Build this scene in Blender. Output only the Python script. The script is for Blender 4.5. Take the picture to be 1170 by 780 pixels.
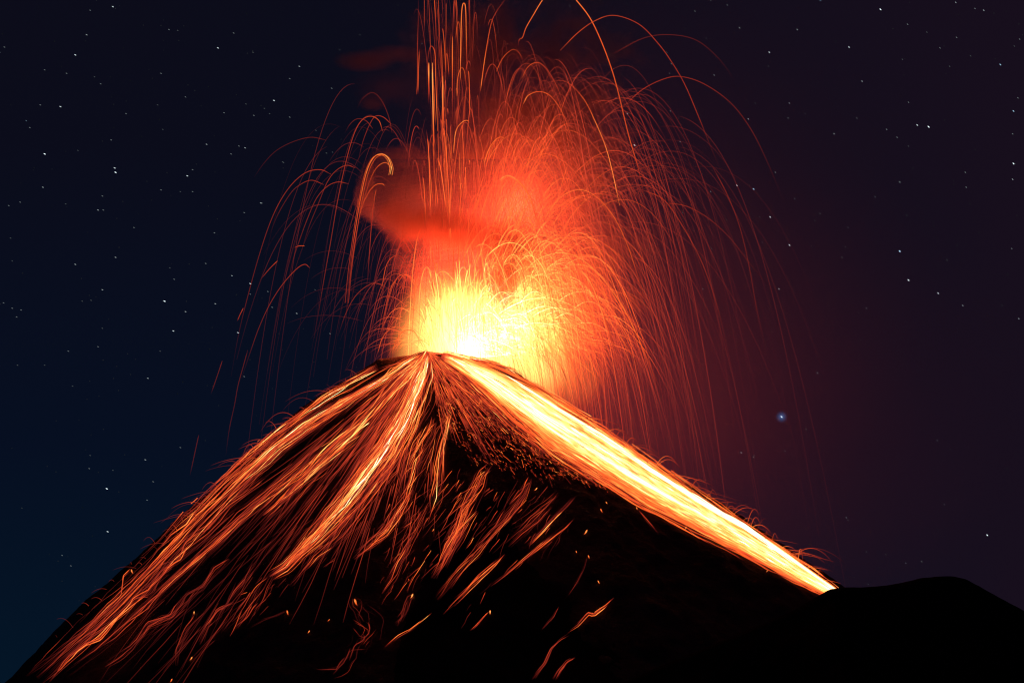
import bpy, math, random
import numpy as np
from mathutils import Vector

R = random.Random(7)
rng = np.random.default_rng(11)
for o in list(bpy.data.objects):
    bpy.data.objects.remove(o)
sc = bpy.context.scene
COL = sc.collection

# ------------------------------------------------------------------ camera
D = 3000.0                     # metres from the camera to the vent
F = 3509.0                     # focal length in photograph pixels (1170 wide)
PITCH = math.atan(440.0 / F)   # the camera looks up: the horizon lies below the frame
cam_d = bpy.data.cameras.new('camera')
cam = bpy.data.objects.new('camera', cam_d)
COL.objects.link(cam)
cam_d.sensor_width = 36.0
cam_d.lens = F / 1170.0 * 36.0
cam_d.clip_start = 1.0
cam_d.clip_end = 200000.0
cam.rotation_euler = (math.pi / 2 + PITCH, 0, 0)
sc.camera = cam

# ------------------------------------------------------------------ world: clear night sky
w = bpy.data.worlds.new('World')
sc.world = w
w.use_nodes = True
nt = w.node_tree
nt.nodes.clear()
out = nt.nodes.new('ShaderNodeOutputWorld')
bg = nt.nodes.new('ShaderNodeBackground')
tc = nt.nodes.new('ShaderNodeTexCoord')
sep = nt.nodes.new('ShaderNodeSeparateXYZ')
nt.links.new(tc.outputs['Generated'], sep.inputs[0])
ramp = nt.nodes.new('ShaderNodeValToRGB')
mr = nt.nodes.new('ShaderNodeMapRange')
mr.inputs['From Min'].default_value = 0.0
mr.inputs['From Max'].default_value = 0.30
nt.links.new(sep.outputs['Z'], mr.inputs['Value'])
nt.links.new(mr.outputs[0], ramp.inputs[0])
cr = ramp.color_ramp
cr.elements[0].position = 0.0
cr.elements[0].color = (0.0010, 0.0082, 0.0205, 1)
cr.elements[1].position = 1.0
cr.elements[1].color = (0.0042, 0.0038, 0.0095, 1)
e = cr.elements.new(0.30); e.color = (0.0020, 0.0048, 0.0150, 1)
e = cr.elements.new(0.62); e.color = (0.0034, 0.0038, 0.0105, 1)
# the east side of the sky is a little more violet than the west
mr2 = nt.nodes.new('ShaderNodeMapRange')
mr2.inputs['From Min'].default_value = -0.06
mr2.inputs['From Max'].default_value = 0.16
nt.links.new(sep.outputs['X'], mr2.inputs['Value'])
mixc = nt.nodes.new('ShaderNodeMix')
mixc.data_type = 'RGBA'
nt.links.new(mr2.outputs[0], mixc.inputs['Factor'])
nt.links.new(ramp.outputs[0], mixc.inputs['A'])
mixc.inputs['B'].default_value = (0.0085, 0.0046, 0.0115, 1)
nt.links.new(mixc.outputs['Result'], bg.inputs['Color'])
bg.inputs['Strength'].default_value = 1.0
nt.links.new(bg.outputs[0], out.inputs[0])

# ------------------------------------------------------------------ faint moon as the one sun lamp
sun_d = bpy.data.lights.new('moonlight', 'SUN')
sun_d.energy = 0.004
sun_d.color = (0.75, 0.85, 1.0)
sun_d.angle = math.radians(0.5)
sun = bpy.data.objects.new('moonlight', sun_d)
sun.rotation_euler = (math.radians(50), 0, math.radians(-60))
COL.objects.link(sun)

vs = sc.view_settings
sc.display_settings.display_device = 'sRGB'
vs.view_transform = 'Standard'
vs.look = 'None'
vs.exposure = 0.0
vs.gamma = 1.0
vs.use_curve_mapping = False
cy = sc.cycles
cy.max_bounces = 4
cy.diffuse_bounces = 1
cy.glossy_bounces = 1
cy.volume_bounces = 0
cy.transparent_max_bounces = 48
cy.use_denoising = True
sc.render.filter_size = 1.2
cy.filter_width = 1.2
cy.volume_step_rate = 2.0
cy.volume_max_steps = 256
cy.sample_clamp_indirect = 4.0
cy.use_light_tree = True

# ------------------------------------------------------------------ projection helpers
CP, SP = math.cos(PITCH), math.sin(PITCH)


def ray(px, py):
    px = np.asarray(px, float); py = np.asarray(py, float)
    u = (px - 585.0) / F
    v = (390.0 - py) / F
    return np.stack([u, CP - v * SP, SP + v * CP], -1)


def at(px, py, Y=D):
    d = ray(px, py)
    return d * (np.asarray(Y, float) / d[..., 1])[..., None]


def v3(a):
    return Vector((float(a[0]), float(a[1]), float(a[2])))


# lattice noise
_T = rng.random((256, 256)) * 2 - 1


def vnoise(x, y):
    x = np.asarray(x, float); y = np.asarray(y, float)
    xi = np.floor(x).astype(int); yi = np.floor(y).astype(int)
    fx = x - xi; fy = y - yi
    fx = fx * fx * (3 - 2 * fx); fy = fy * fy * (3 - 2 * fy)
    a = _T[xi & 255, yi & 255]; b = _T[(xi + 1) & 255, yi & 255]
    c = _T[xi & 255, (yi + 1) & 255]; d = _T[(xi + 1) & 255, (yi + 1) & 255]
    return (a * (1 - fx) + b * fx) * (1 - fy) + (c * (1 - fx) + d * fx) * fy


def fbm(x, y, n=4):
    s = 0; a = 1.0
    for k in range(n):
        s = s + a * vnoise(x + 17.3 * k, y - 9.1 * k)
        x = x * 2.03; y = y * 2.03; a *= 0.5
    return s


# ------------------------------------------------------------------ terrain height
PXC = 498.0
CX = float(at(PXC, 403)[0]); CYc = D
GROUND = -30.0


def prof(pts):
    P = np.array(pts, float)
    W = at(P[:, 0], P[:, 1])
    return np.abs(W[:, 0] - CX), W[:, 2]


LD, LZ = prof([(498, 402), (485, 401), (468, 406), (452, 408), (432, 411), (418, 421), (400, 433), (365, 455), (330, 480), (290, 515), (250, 555), (200, 600),
               (150, 648), (100, 690), (60, 732), (20, 775), (-60, 850), (-200, 960)])
RD, RZ = prof([(498, 402), (515, 404), (530, 407), (560, 413), (580, 421), (600, 432), (640, 458), (680, 485), (760, 539), (850, 594), (955, 667),
               (1050, 735), (1200, 850)])
FD = np.array([0, 15, 40, 90, 160, 260, 400, 600])
Z0 = float(LZ[0])
FZ = Z0 - np.array([0, 4, 24, 66, 120, 196, 300, 440])


def cone(x, y):
    dx = x - CX; dy = y - CYc
    r = np.hypot(dx, dy) + 1e-6
    c = dx / r
    c2 = c * c
    side = np.where(dx > 0, np.interp(r, RD, RZ), np.interp(r, LD, LZ))
    z = side * c2 + np.interp(r, FD, FZ) * (1 - c2)
    th = np.arctan2(dy, dx)
    # gullies and ribs running down the slope
    g = np.clip((r - 20) / 160, 0, 1) * (1 - 0.75 * c2)
    z = z + g * 9.0 * (vnoise(th * 5.0 + 40, r * 0.004) + 0.5 * vnoise(th * 14.0 + 9, r * 0.008) + 0.25 * vnoise(th * 37.0 + 3, r * 0.02))
    # the spur below the rim that parts the two faces
    sp = np.exp(-((th + 1.12) / 0.16) ** 2) * np.clip((r - 14) / 40, 0, 1) * np.exp(-r / 220) * 13
    z = z + sp
    rough = np.clip((r - 12) / 70, 0.12, 1)
    z = z + rough * (1.6 * fbm(x / 17, y / 17, 4) + 0.55 * vnoise(x / 2.6, y / 2.6))
    # crater bowl behind the front rim
    vx = float(at(545, 400)[0])
    q = ((x - vx) / 42) ** 2 + ((y - (D + 42)) / 36) ** 2
    z = z - 34 * np.exp(-q * q)
    return z


BP = np.array([(380, 700, 2740), (470, 600, 2790), (515, 556, 2815), (545, 538, 2832), (575, 533, 2842), (605, 539, 2850), (640, 547, 2858), (690, 560, 2868), (740, 582, 2876),
               (780, 602, 2884), (820, 621, 2892), (860, 641, 2900), (900, 661, 2912), (938, 681, 2925), (990, 712, 2940), (1100, 790, 2960), (1300, 940, 2980)], float)
BW = at(BP[:, 0], BP[:, 1], BP[:, 2])


def shoulder(x, y):
    cz = np.interp(x, BW[:, 0], BW[:, 2]); cyy = np.interp(x, BW[:, 0], BP[:, 2])
    d = y - cyy
    z = cz - np.where(d < 0, 0.60 * -d, 0.55 * d) + 1.5 * np.exp(-(d / 10) ** 2) - 1.5
    rr = np.clip(np.abs(d) / 30, 0.15, 1)
    return z + rr * (3.0 * fbm(x / 45 + 5, y / 70, 3) + 0.9 * fbm(x / 9, y / 9, 3)) + 0.5 * vnoise(x / 5, y / 5)


def H(x, y):
    return np.maximum(np.maximum(cone(x, y), shoulder(x, y)), GROUND + 0.0 * x)


HP = np.array([(620, 815), (760, 757), (860, 716), (905, 696), (922, 686), (936, 678), (948, 671), (965, 669), (985, 669), (1005, 668), (1030, 664), (1050, 659), (1070, 657),
               (1090, 657), (1105, 661), (1120, 669), (1140, 680), (1170, 696), (1230, 728), (1320, 790)], float)
HY = 2450.0
HW = at(HP[:, 0], HP[:, 1], HY)


def hill(x, y):
    cz = np.interp(x, HW[:, 0], HW[:, 2])
    d = y - HY
    z = cz - np.where(d < 0, 0.64 * -d, 0.6 * d)
    rr = np.clip(np.abs(d) / 40, 0.1, 1)
    return z + rr * 4 * fbm(x / 60 + 3, y / 60, 4) + 0.25 * vnoise(x / 4, y / 4)


_gx = np.arange(-700.0, 520.0, 2.5); _gy = np.arange(2300.0, 3260.0, 2.5)
_GX, _GY = np.meshgrid(_gx, _gy)
_HG = H(_GX, _GY)


def Hs(x, y):
    """terrain height read from a table"""
    u = np.clip((np.asarray(x, float) + 700.0) / 2.5, 0, len(_gx) - 1.001); v = np.clip((np.asarray(y, float) - 2300.0) / 2.5, 0, len(_gy) - 1.001)
    i = u.astype(int); j = v.astype(int); fu = u - i; fv = v - j
    return (_HG[j, i] * (1 - fu) + _HG[j, i + 1] * fu) * (1 - fv) + (_HG[j + 1, i] * (1 - fu) + _HG[j + 1, i + 1] * fu) * fv


def _march(px, py):
    d = ray(px, py)
    d = d / d[..., 1:2]
    n = len(d)
    lo = np.full(n, 2500.0); hi = np.full(n, np.nan); left = np.arange(n)
    for Y in np.arange(2500.0, 3200.0, 4.0):
        under = d[left, 2] * Y < Hs(d[left, 0] * Y, Y)
        hi[left[under]] = Y; lo[left[under]] = Y - 4.0
        left = left[~under]
    for _ in range(5):
        m = (lo + np.nan_to_num(hi, nan=3200)) / 2
        u = d[:, 2] * m < Hs(d[:, 0] * m, m)
        hi = np.where(u, np.where(np.isnan(hi), np.nan, m), hi); lo = np.where(u, lo, m)
    lo[left] = np.nan
    return lo


_px, _py = np.meshgrid(np.arange(-30.0, 1000.0, 2.0), np.arange(392.0, 800.0, 2.0))
_DEP = _march(_px.ravel(), _py.ravel()).reshape(_px.shape)


def on_ground(px, py, lift=1.0, sm=False):
    """first point of the terrain that the sight line through a photograph pixel meets"""
    px = np.asarray(px, float); py = np.asarray(py, float)
    u = (px + 30) / 2; v = (py - 392) / 2
    bad = (u < 0) | (v < 0) | (u > _px.shape[1] - 2) | (v > _px.shape[0] - 2)
    u = np.clip(u, 0, _px.shape[1] - 2); v = np.clip(v, 0, _px.shape[0] - 2)
    i = u.astype(int); j = v.astype(int); fu = u - i; fv = v - j
    q = np.stack([_DEP[j, i], _DEP[j, i + 1], _DEP[j + 1, i], _DEP[j + 1, i + 1]])
    near = np.nanmin(np.where(np.isnan(q), 9e9, q), 0)
    mixed = (q[0] * (1 - fu) + q[1] * fu) * (1 - fv) + (q[2] * (1 - fu) + q[3] * fu) * fv
    spread = np.nanmax(np.where(np.isnan(q), 9e9, q), 0) - near
    Y = np.where(spread < 30, mixed, near)
    if sm and len(Y) > 6:
        Yp = np.pad(Y, 3, mode='edge')
        Ys = np.convolve(Yp, np.ones(7) / 7, 'valid')
        Y = np.where(np.abs(Ys - Y) < 40, Ys, Y)
    d = ray(px, py); d = d / d[..., 1:2]
    P = d * Y[:, None]
    P[:, 2] += lift
    P[:, 1] -= lift
    P[bad | (near > 8e9)] = np.nan
    return P


# ------------------------------------------------------------------ object helpers
def tag(o, label=None, cat=None, group=None, kind=None):
    if label: o['label'] = label
    if cat: o['category'] = cat
    if group: o['group'] = group
    if kind: o['kind'] = kind
    return o


def mesh_obj(name, V, Fa, mat, parent=None, col=None, smooth=False):
    me = bpy.data.meshes.new(name)
    V = np.asarray(V, np.float32); Fa = np.asarray(Fa, np.int32)
    k = Fa.shape[1]
    me.vertices.add(len(V)); me.vertices.foreach_set('co', V.ravel())
    me.loops.add(Fa.size); me.loops.foreach_set('vertex_index', Fa.ravel())
    me.polygons.add(len(Fa))
    me.polygons.foreach_set('loop_start', np.arange(0, Fa.size, k, dtype=np.int32))
    me.polygons.foreach_set('loop_total', np.full(len(Fa), k, np.int32))
    if smooth:
        me.polygons.foreach_set('use_smooth', np.ones(len(Fa), bool))
    me.update(calc_edges=True)
    if col is not None:
        a = me.color_attributes.new('lava_colour', 'FLOAT_COLOR', 'POINT')
        c = np.asarray(col, np.float32)
        a.data.foreach_set('color', c.ravel())
    me.materials.append(mat)
    o = bpy.data.objects.new(name, me)
    COL.objects.link(o)
    if parent: o.parent = parent
    return o


def new_mat(name):
    m = bpy.data.materials.new(name)
    m.use_nodes = True
    m.node_tree.nodes.clear()
    return m, m.node_tree


# glowing lava: the colour of each point is its temperature
m_lava, t = new_mat('glowing_lava')
o_ = t.nodes.new('ShaderNodeOutputMaterial'); pb = t.nodes.new('ShaderNodeBsdfPrincipled')
at_ = t.nodes.new('ShaderNodeAttribute'); at_.attribute_name = 'lava_colour'
pb.inputs['Base Color'].default_value = (0, 0, 0, 1); pb.inputs['Roughness'].default_value = 1
pb.inputs['Specular IOR Level'].default_value = 0
pb.inputs['Emission Strength'].default_value = 1
t.links.new(at_.outputs['Color'], pb.inputs['Emission Color']); t.links.new(at_.outputs['Alpha'], pb.inputs['Alpha'])
t.links.new(pb.outputs[0], o_.inputs[0])
m_lava.cycles.emission_sampling = 'NONE'


def rock_mat(name, c1, c2, scale, bump):
    m, t = new_mat(name)
    o_ = t.nodes.new('ShaderNodeOutputMaterial'); b = t.nodes.new('ShaderNodeBsdfPrincipled')
    tc = t.nodes.new('ShaderNodeTexCoord')
    n1 = t.nodes.new('ShaderNodeTexNoise'); n1.inputs['Scale'].default_value = scale; n1.inputs['Detail'].default_value = 6
    n2 = t.nodes.new('ShaderNodeTexNoise'); n2.inputs['Scale'].default_value = scale * 7; n2.inputs['Detail'].default_value = 4
    rp = t.nodes.new('ShaderNodeValToRGB')
    rp.color_ramp.elements[0].position = .35; rp.color_ramp.elements[0].color = (*c1, 1)
    rp.color_ramp.elements[1].position = .7; rp.color_ramp.elements[1].color = (*c2, 1)
    bp = t.nodes.new('ShaderNodeBump'); bp.inputs['Strength'].default_value = bump; bp.inputs['Distance'].default_value = 1.5
    t.links.new(tc.outputs['Object'], n1.inputs[0]); t.links.new(tc.outputs['Object'], n2.inputs[0])
    t.links.new(n1.outputs[0], rp.inputs[0]); t.links.new(rp.outputs[0], b.inputs['Base Color'])
    t.links.new(n2.outputs[0], bp.inputs['Height']); t.links.new(bp.outputs[0], b.inputs['Normal'])
    b.inputs['Roughness'].default_value = .92
    b.inputs['Specular IOR Level'].default_value = .15 if 'rock' in name else 0.0
    t.links.new(b.outputs[0], o_.inputs[0])
    return m


m_rock = rock_mat('volcanic_rock', (0.022, 0.018, 0.017), (0.06, 0.045, 0.04), 0.05, 0.8)
m_ash = rock_mat('dark_ash', (0.010, 0.008, 0.008), (0.024, 0.019, 0.018), 0.02, 0.4)


m_hill = rock_mat('black_ash', (0.007, 0.006, 0.0065), (0.014, 0.012, 0.012), 0.02, 0.4)


def grid_obj(name, xs, ys, f, mat):
    X, Y = np.meshgrid(xs, ys)
    Z = f(X, Y)
    V = np.stack([X, Y, Z], -1).reshape(-1, 3)
    nx, ny = len(xs), len(ys)
    i = np.arange(nx - 1)[None, :] + np.arange(ny - 1)[:, None] * nx
    Fa = np.stack([i, i + 1, i + nx + 1, i + nx], -1).reshape(-1, 4)
    return mesh_obj(name, V, Fa, mat, smooth=False)


xs = np.concatenate([np.linspace(-1400, -560, 60)[:-1], np.linspace(-560, 420, 400), np.linspace(420, 1400, 80)[1:]])
ys = np.concatenate([np.linspace(2180, 2560, 60)[:-1], np.linspace(2560, 3080, 260), np.linspace(3080, 3900, 60)[1:]])
tag(grid_obj('mountain', xs, ys, cone, m_rock), kind='structure')
xs2 = np.linspace(BW[0, 0], BW[-1, 0], 420)
ys2 = np.linspace(2180, 3150, 330)
tag(grid_obj('ridge', xs2, ys2, shoulder, m_ash), kind='structure')
tag(grid_obj('hill', np.linspace(HW[0, 0], HW[-1, 0] + 160, 220), np.linspace(1600, 2900, 240), hill, m_hill), kind='structure')
# ground: one sheet to the horizon
gx = np.concatenate([-np.geomspace(60000, 300, 30), np.linspace(-280, 280, 12), np.geomspace(300, 60000, 30)])
gy = np.concatenate([-np.geomspace(20000, 100, 14), np.linspace(0, 4000, 50), np.geomspace(4200, 90000, 24)])
tag(grid_obj('ground', gx, gy, lambda x, y: GROUND - 1 + 2.0 * fbm(x / 300, y / 300, 3) - 3, m_ash), kind='structure')

# ------------------------------------------------------------------ heat -> colour
_h = np.array([0.00, 0.12, 0.25, 0.40, 0.55, 0.70, 0.82, 0.92, 1.05, 1.25])
_c = np.array([(0.000, 0.000, 0.000), (0.028, 0.0025, 0.0022), (0.105, 0.009, 0.005), (0.33, 0.028, 0.010), (0.74, 0.088, 0.015), (1.05, 0.24, 0.045),
               (1.20, 0.46, 0.10), (1.35, 0.80, 0.20), (1.6, 1.25, 0.50), (2.4, 2.2, 1.6)])


def heat_rgb(h):
    h = np.asarray(h, float)
    return np.stack([np.interp(h, _h, _c[:, k]) for k in range(3)], -1)


class Strands:
    """a bundle of thin tapering threads of molten rock, three-sided tubes built as one mesh"""
    def __init__(s, alpha=.8): s.V, s.F, s.C, s.n, s.alpha = [], [], [], 0, alpha

    def add(s, P, r, heat):
        P = np.asarray(P, float)
        ok = ~np.isnan(P[:, 0])
        if ok.sum() < 2: return
        # keep runs without gaps or depth jumps
        idx = np.where(ok)[0]
        jump = (np.diff(idx) > 1) | (np.linalg.norm(np.diff(P[idx], axis=0), axis=1) > 45)
        for run in np.split(idx, np.where(jump)[0] + 1):
            if len(run) >= 2: s._add(P[run], np.broadcast_to(r, len(P))[run], np.broadcast_to(heat, len(P))[run])

    def _add(s, P, r, h):
        n = len(P)
        T = np.gradient(P, axis=0)
        T /= np.linalg.norm(T, axis=1)[:, None] + 1e-9
        a = np.cross(T, np.array([0.05, 1.0, 0.03]))
        a /= np.linalg.norm(a, axis=1)[:, None] + 1e-9
        b = np.cross(T, a)
        rings = []
        for k in range(3):
            an = 2 * math.pi * k / 3 + .3
            rings.append(P + (a * math.cos(an) + b * math.sin(an)) * r[:, None])
        V = np.stack(rings, 1).reshape(-1, 3)
        i = np.arange(n - 1)[:, None] * 3; k = np.arange(3)[None, :]; k2 = (k + 1) % 3
        Fq = np.stack([i + k, i + k2, i + 3 + k2, i + 3 + k], -1).reshape(-1, 4)
        s.V.append(V); s.F.append(Fq + s.n); al = s.alpha * np.clip(np.asarray(h) / .5, .10, 1); c = np.ones((n, 4)); c[:, 3] = al; c[:, :3] = heat_rgb(h) / al[:, None]; s.C.append(np.repeat(c, 3, 0)); s.n += len(V)

    def build(s, name, parent=None):
        if not s.V: return None
        return mesh_obj(name, np.concatenate(s.V), np.concatenate(s.F), m_lava, parent, np.concatenate(s.C))


def smooth_walk(n, amp, k=5):
    m = max(3, n // k + 2)
    c = rng.normal(0, amp, m)
    return np.interp(np.linspace(0, m - 1, n), np.arange(m), c)


# ------------------------------------------------------------------ lava streams on the slopes
def resample(G, step):
    G = np.asarray(G, float)
    L = np.concatenate([[0], np.cumsum(np.hypot(*np.diff(G[:, :2], axis=0).T))])
    return L[-1], lambda s: np.stack([np.interp(s, L, G[:, k]) for k in range(G.shape[1])], -1)


def stream(label, G, n, heat, alpha=.52, wig=1.2, lens=(0.25, 0.8), rad=(0.20, 0.44), group='lava streams running down the volcano', spread=0.38, fade=0.35, up=1.0, dens=.5, hot=0, name='lava_stream'):
    """G: guide points (px, py, width in px) that are laid down on the terrain"""
    total, f = resample(G, 4)
    S = Strands(alpha)
    for _ in range(int(n * (dens if n > 30 else .8))):
        ln = total * R.uniform(*lens)
        s0 = R.uniform(-0.12 * total, total - ln * 0.75)
        s0 = max(0.0, s0)
        s1 = min(total, s0 + ln)
        if s1 - s0 < 5: continue
        if not hot and n > 30 and f(np.array([s0]))[0][1] > 560 and R.random() < .35: continue
        m = max(4, int((s1 - s0) / 3.2))
        s = np.linspace(s0, s1, m)
        q = f(s)
        tx = np.gradient(q[:, 0]); ty = np.gradient(q[:, 1]); l = np.hypot(tx, ty) + 1e-6
        u = R.gauss(0, spread)
        drift = R.gauss(0, 0.42)
        off = (u + drift * (s - s0) / total) * q[:, 2] + smooth_walk(m, wig * 1.0, 9) + smooth_walk(m, wig * 0.22, 3)
        px = q[:, 0] - ty / l * off; py = q[:, 1] + tx / l * off
        P = on_ground(px, py, R.uniform(0.8, 2.0) * up, True)
        core = math.exp(-(u / (spread * 1.6)) ** 2)
        k_ = R.random()
        hh = heat * (R.choice([R.uniform(.74, .88), R.uniform(.86, 1.0), R.uniform(.95, 1.12)]) * (1 - .12 * max(0, u)) if hot else R.uniform(.14, .42) if k_ < .5 else R.uniform(.55, .85) if k_ < .84 else R.uniform(.9, 1.18)) * (0.6 + 0.4 * core)
        x = (s - s0) / (s1 - s0)
        end = np.clip(x / 0.12, 0.35, 1) * np.clip((1 - x) / fade, 0.12, 1) ** 0.5
        flick = np.clip(1 + smooth_walk(m, 0.10, 3) + smooth_walk(m, .20 if not hot else .08, 7), .2, 1.25)
        hg = 1 - .34 * np.clip((q[:, 1] - 430) / 330, 0, 1) if name == 'lava_stream' and not hot else 1.0
        S.add(P, (rad[0] * .7 + (rad[1] - rad[0] * .5) * R.random() ** 1.8) * np.clip(np.minimum(x, 1 - x) * 12, .3, 1), hh * end * flick * hg)
    o = S.build(name)
    if o: tag(o, label, 'lava stream', group)
    return o


# left outline
stream('glowing lava stream that forms the upper left outline of the cone',
       [(432, 421, 5), (404, 436, 7), (382, 448, 8), (350, 470, 8), (322, 492, 9), (296, 515, 9), (272, 537, 8), (248, 560, 7), (222, 584, 6), (190, 613, 4)], 150, .80, lens=(.1, .45))
stream('broad bright lava stream from the rim peak to the lower left corner of the cone',
       [(484, 404, 4), (462, 418, 8), (436, 436, 10), (410, 452, 12), (380, 470, 14), (350, 490, 15), (318, 512, 16), (288, 538, 18), (262, 562, 19), (238, 586, 20), (212, 612, 20), (180, 648, 24), (140, 690, 26), (95, 732, 24), (45, 778, 20)], 330, .90, lens=(.08, .42))
stream('second lava stream just inside the outline stream, ending in thin threads',
       [(440, 432, 6), (400, 455, 8), (355, 484, 9), (320, 512, 9), (290, 540, 8), (262, 572, 7), (236, 604, 7), (205, 622, 6), (180, 640, 5)], 90, .72, lens=(.15, .5))
stream('long red lava stream crossing the lower left slope with a bright lower edge',
       [(400, 486, 12), (372, 512, 12), (346, 540, 10), (312, 565, 9), (277, 595, 9), (250, 620, 9), (225, 642, 9), (200, 664, 9), (170, 694, 10), (132, 728, 10), (75, 774, 9)], 150, .70, lens=(.12, .45))
stream('dim red lava stream between the two long streams of the left slope',
       [(308, 546, 10), (261, 580, 12), (234, 611, 12), (197, 640, 12), (154, 672, 12), (129, 694, 12), (89, 728, 10), (30, 774, 8)], 90, .52, lens=(.12, .4))
for gl_, lab_ in (([(232, 606, 4), (214, 622, 5), (206, 640, 4), (188, 650, 5), (170, 676, 5), (152, 684, 5), (130, 712, 6), (104, 726, 5), (70, 760, 5)], 'kinked orange threads braided over the lower left slope'),
                 ([(262, 640, 4), (244, 650, 5), (232, 672, 5), (214, 682, 5), (196, 706, 6), (170, 716, 5), (150, 742, 5), (120, 764, 5)], 'dim kinked threads right of the braided ones on the lower left slope')):
    stream(lab_, gl_, 44, .72 if 'braided over' in lab_ else .52, lens=(.12, .5), wig=1.6, dens=.9)
stream('thin kinked lava thread near the lower left edge of the cone',
       [(182, 660, 2), (176, 672, 2), (168, 679, 2), (150, 692, 2), (135, 706, 2), (122, 722, 3), (114, 731, 3), (98, 737, 3), (80, 750, 3), (56, 778, 3)], 14, .80, wig=.7, lens=(.4, 1))
stream('short lava thread with a small drop beside the lower left outline',
       [(150, 652, 2), (141, 660, 2), (139, 682, 2), (126, 694, 3), (108, 712, 3), (90, 728, 3)], 14, .72, wig=.6, lens=(.3, .9))
# middle
stream('thick bright orange lava stream down the middle of the cone face',
       [(489, 404, 4), (484, 424, 7), (476, 448, 11), (466, 470, 14), (455, 492, 17), (440, 516, 18), (422, 540, 18), (402, 566, 17), (380, 592, 15), (360, 614, 13), (342, 632, 10), (326, 648, 8), (308, 660, 5)], 420, 1.02, lens=(.1, .45), dens=.8)
stream('forked red tail of the thick middle stream',
       [(312, 657, 5), (302, 668, 9), (290, 686, 12), (276, 706, 12), (260, 726, 8)], 55, .74, wig=2.2, lens=(.3, .9))
stream('wide fan of orange lava threads left of the middle stream',
       [(480, 412, 6), (462, 432, 16), (446, 452, 20), (425, 474, 22), (402, 498, 20), (378, 518, 18), (352, 540, 16), (326, 566, 12), (300, 590, 10)], 240, .78, lens=(.1, .45))
stream('ragged orange lava threads along the right side of the middle stream',
       [(492, 408, 4), (494, 432, 8), (486, 456, 11), (476, 482, 13), (464, 508, 14), (448, 534, 14), (428, 560, 14), (406, 588, 13), (388, 612, 11), (368, 634, 8), (345, 658, 6), (332, 672, 5)], 170, .72, lens=(.1, .4), wig=1.8)
stream('loose red threads spreading below the fan toward the left slope',
       [(370, 530, 10), (345, 556, 12), (323, 589, 10), (308, 614, 10), (292, 640, 10), (277, 663, 9), (255, 700, 7), (245, 725, 5)], 60, .50, lens=(.15, .5), wig=2)
stream('bright lava fan fanning out directly below the pointed rim peak',
       [(488, 402, 3), (484, 412, 12), (476, 424, 22), (466, 438, 30), (456, 452, 34)], 150, .90, lens=(.3, .9), rad=(.25, .5))
stream('narrow steep lava stream below the spur, thinning to a point',
       [(516, 470, 4), (511, 488, 5), (506, 508, 5), (502, 530, 6), (500, 552, 7), (494, 572, 8), (488, 592, 5)], 46, .84, lens=(.25, .8))
stream('tangled lava threads left of the narrow steep stream',
       [(498, 480, 14), (486, 505, 17), (474, 530, 18), (468, 552, 15), (458, 575, 11)], 70, .66, lens=(.2, .7), wig=2.2, dens=1.0, rad=(.14, .38))
stream('forked cluster of orange threads below the end of the steep stream',
       [(474, 556, 6), (463, 575, 10), (450, 594, 12), (438, 610, 10), (420, 625, 9), (403, 638, 6)], 60, .80, lens=(.25, .8), wig=1.8, dens=1.0, rad=(.14, .38))
stream('long faint lava threads dropping from the forked cluster',
       [(490, 575, 8), (476, 605, 10), (462, 635, 10), (448, 660, 9), (436, 680, 7)], 40, .60, lens=(.25, .8), wig=1.6, dens=1.0, rad=(.14, .38))
stream('dense short red lava cluster in the centre of the lower face',
       [(545, 585, 5), (533, 598, 9), (522, 615, 11), (512, 632, 9), (505, 648, 6)], 60, .68, lens=(.3, .9), wig=1.2, dens=1.0, rad=(.14, .38))
stream('curving lava threads spilling over the crest of the dark shoulder',
       [(562, 532, 4), (553, 542, 8), (545, 560, 10), (534, 580, 10), (524, 604, 9), (510, 632, 8), (494, 662, 6)], 50, .66, lens=(.25, .8), wig=1.8, dens=1.0, rad=(.14, .38))
stream('slanting orange threads below the shoulder crest, longest of the lower face',
       [(606, 548, 5), (597, 566, 8), (584, 584, 9), (566, 606, 9), (546, 630, 9), (524, 654, 8), (498, 686, 5)], 54, .72, lens=(.2, .7), wig=1.4, dens=1.0, rad=(.14, .38))
stream('bright short lava thread high on the dark shoulder',
       [(657, 567, 2), (648, 578, 3), (636, 590, 4), (622, 605, 4), (603, 624, 2)], 16, .84, lens=(.5, 1), wig=.6)
stream('dim red threads beside the bright short one on the dark shoulder',
       [(640, 566, 8), (622, 584, 11), (600, 606, 11), (580, 626, 8)], 34, .42, lens=(.3, .8), dens=1.0, rad=(.14, .38))
stream('long lava thread running down from the middle of the dark shoulder',
       [(656, 592, 2), (645, 603, 4), (628, 616, 4), (612, 628, 3), (594, 644, 3), (575, 660, 2), (560, 671, 2)], 16, .80, lens=(.35, .9), wig=.7)
stream('thin winding lava thread below the long shoulder thread',
       [(577, 634, 2), (566, 646, 3), (548, 662, 4), (528, 682, 3), (506, 702, 2)], 14, .70, lens=(.4, .9), wig=.9)
stream('isolated orange lava dash low on the dark face',
       [(493, 701, 1), (482, 711, 2), (468, 722, 2), (455, 729, 2), (440, 742, 1)], 7, .82, lens=(.6, 1), wig=.6)
stream('short bright lava dash alone on the black slope',
       [(560, 699, 1), (552, 706, 2), (544, 714, 2), (537, 722, 1)], 7, .88, lens=(.6, 1), wig=.3)
stream('faint thread hanging under a glowing point on the black shoulder',
       [(672, 635, 1), (668, 650, 1), (660, 668, 2), (650, 682, 2), (644, 690, 1)], 6, .48, lens=(.5, 1), wig=.6)
stream('small red dash on the black slope above the bottom threads',
       [(638, 694, 1), (632, 704, 3), (624, 714, 3), (618, 722, 2)], 8, .60, lens=(.5, 1), wig=.5)
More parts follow.
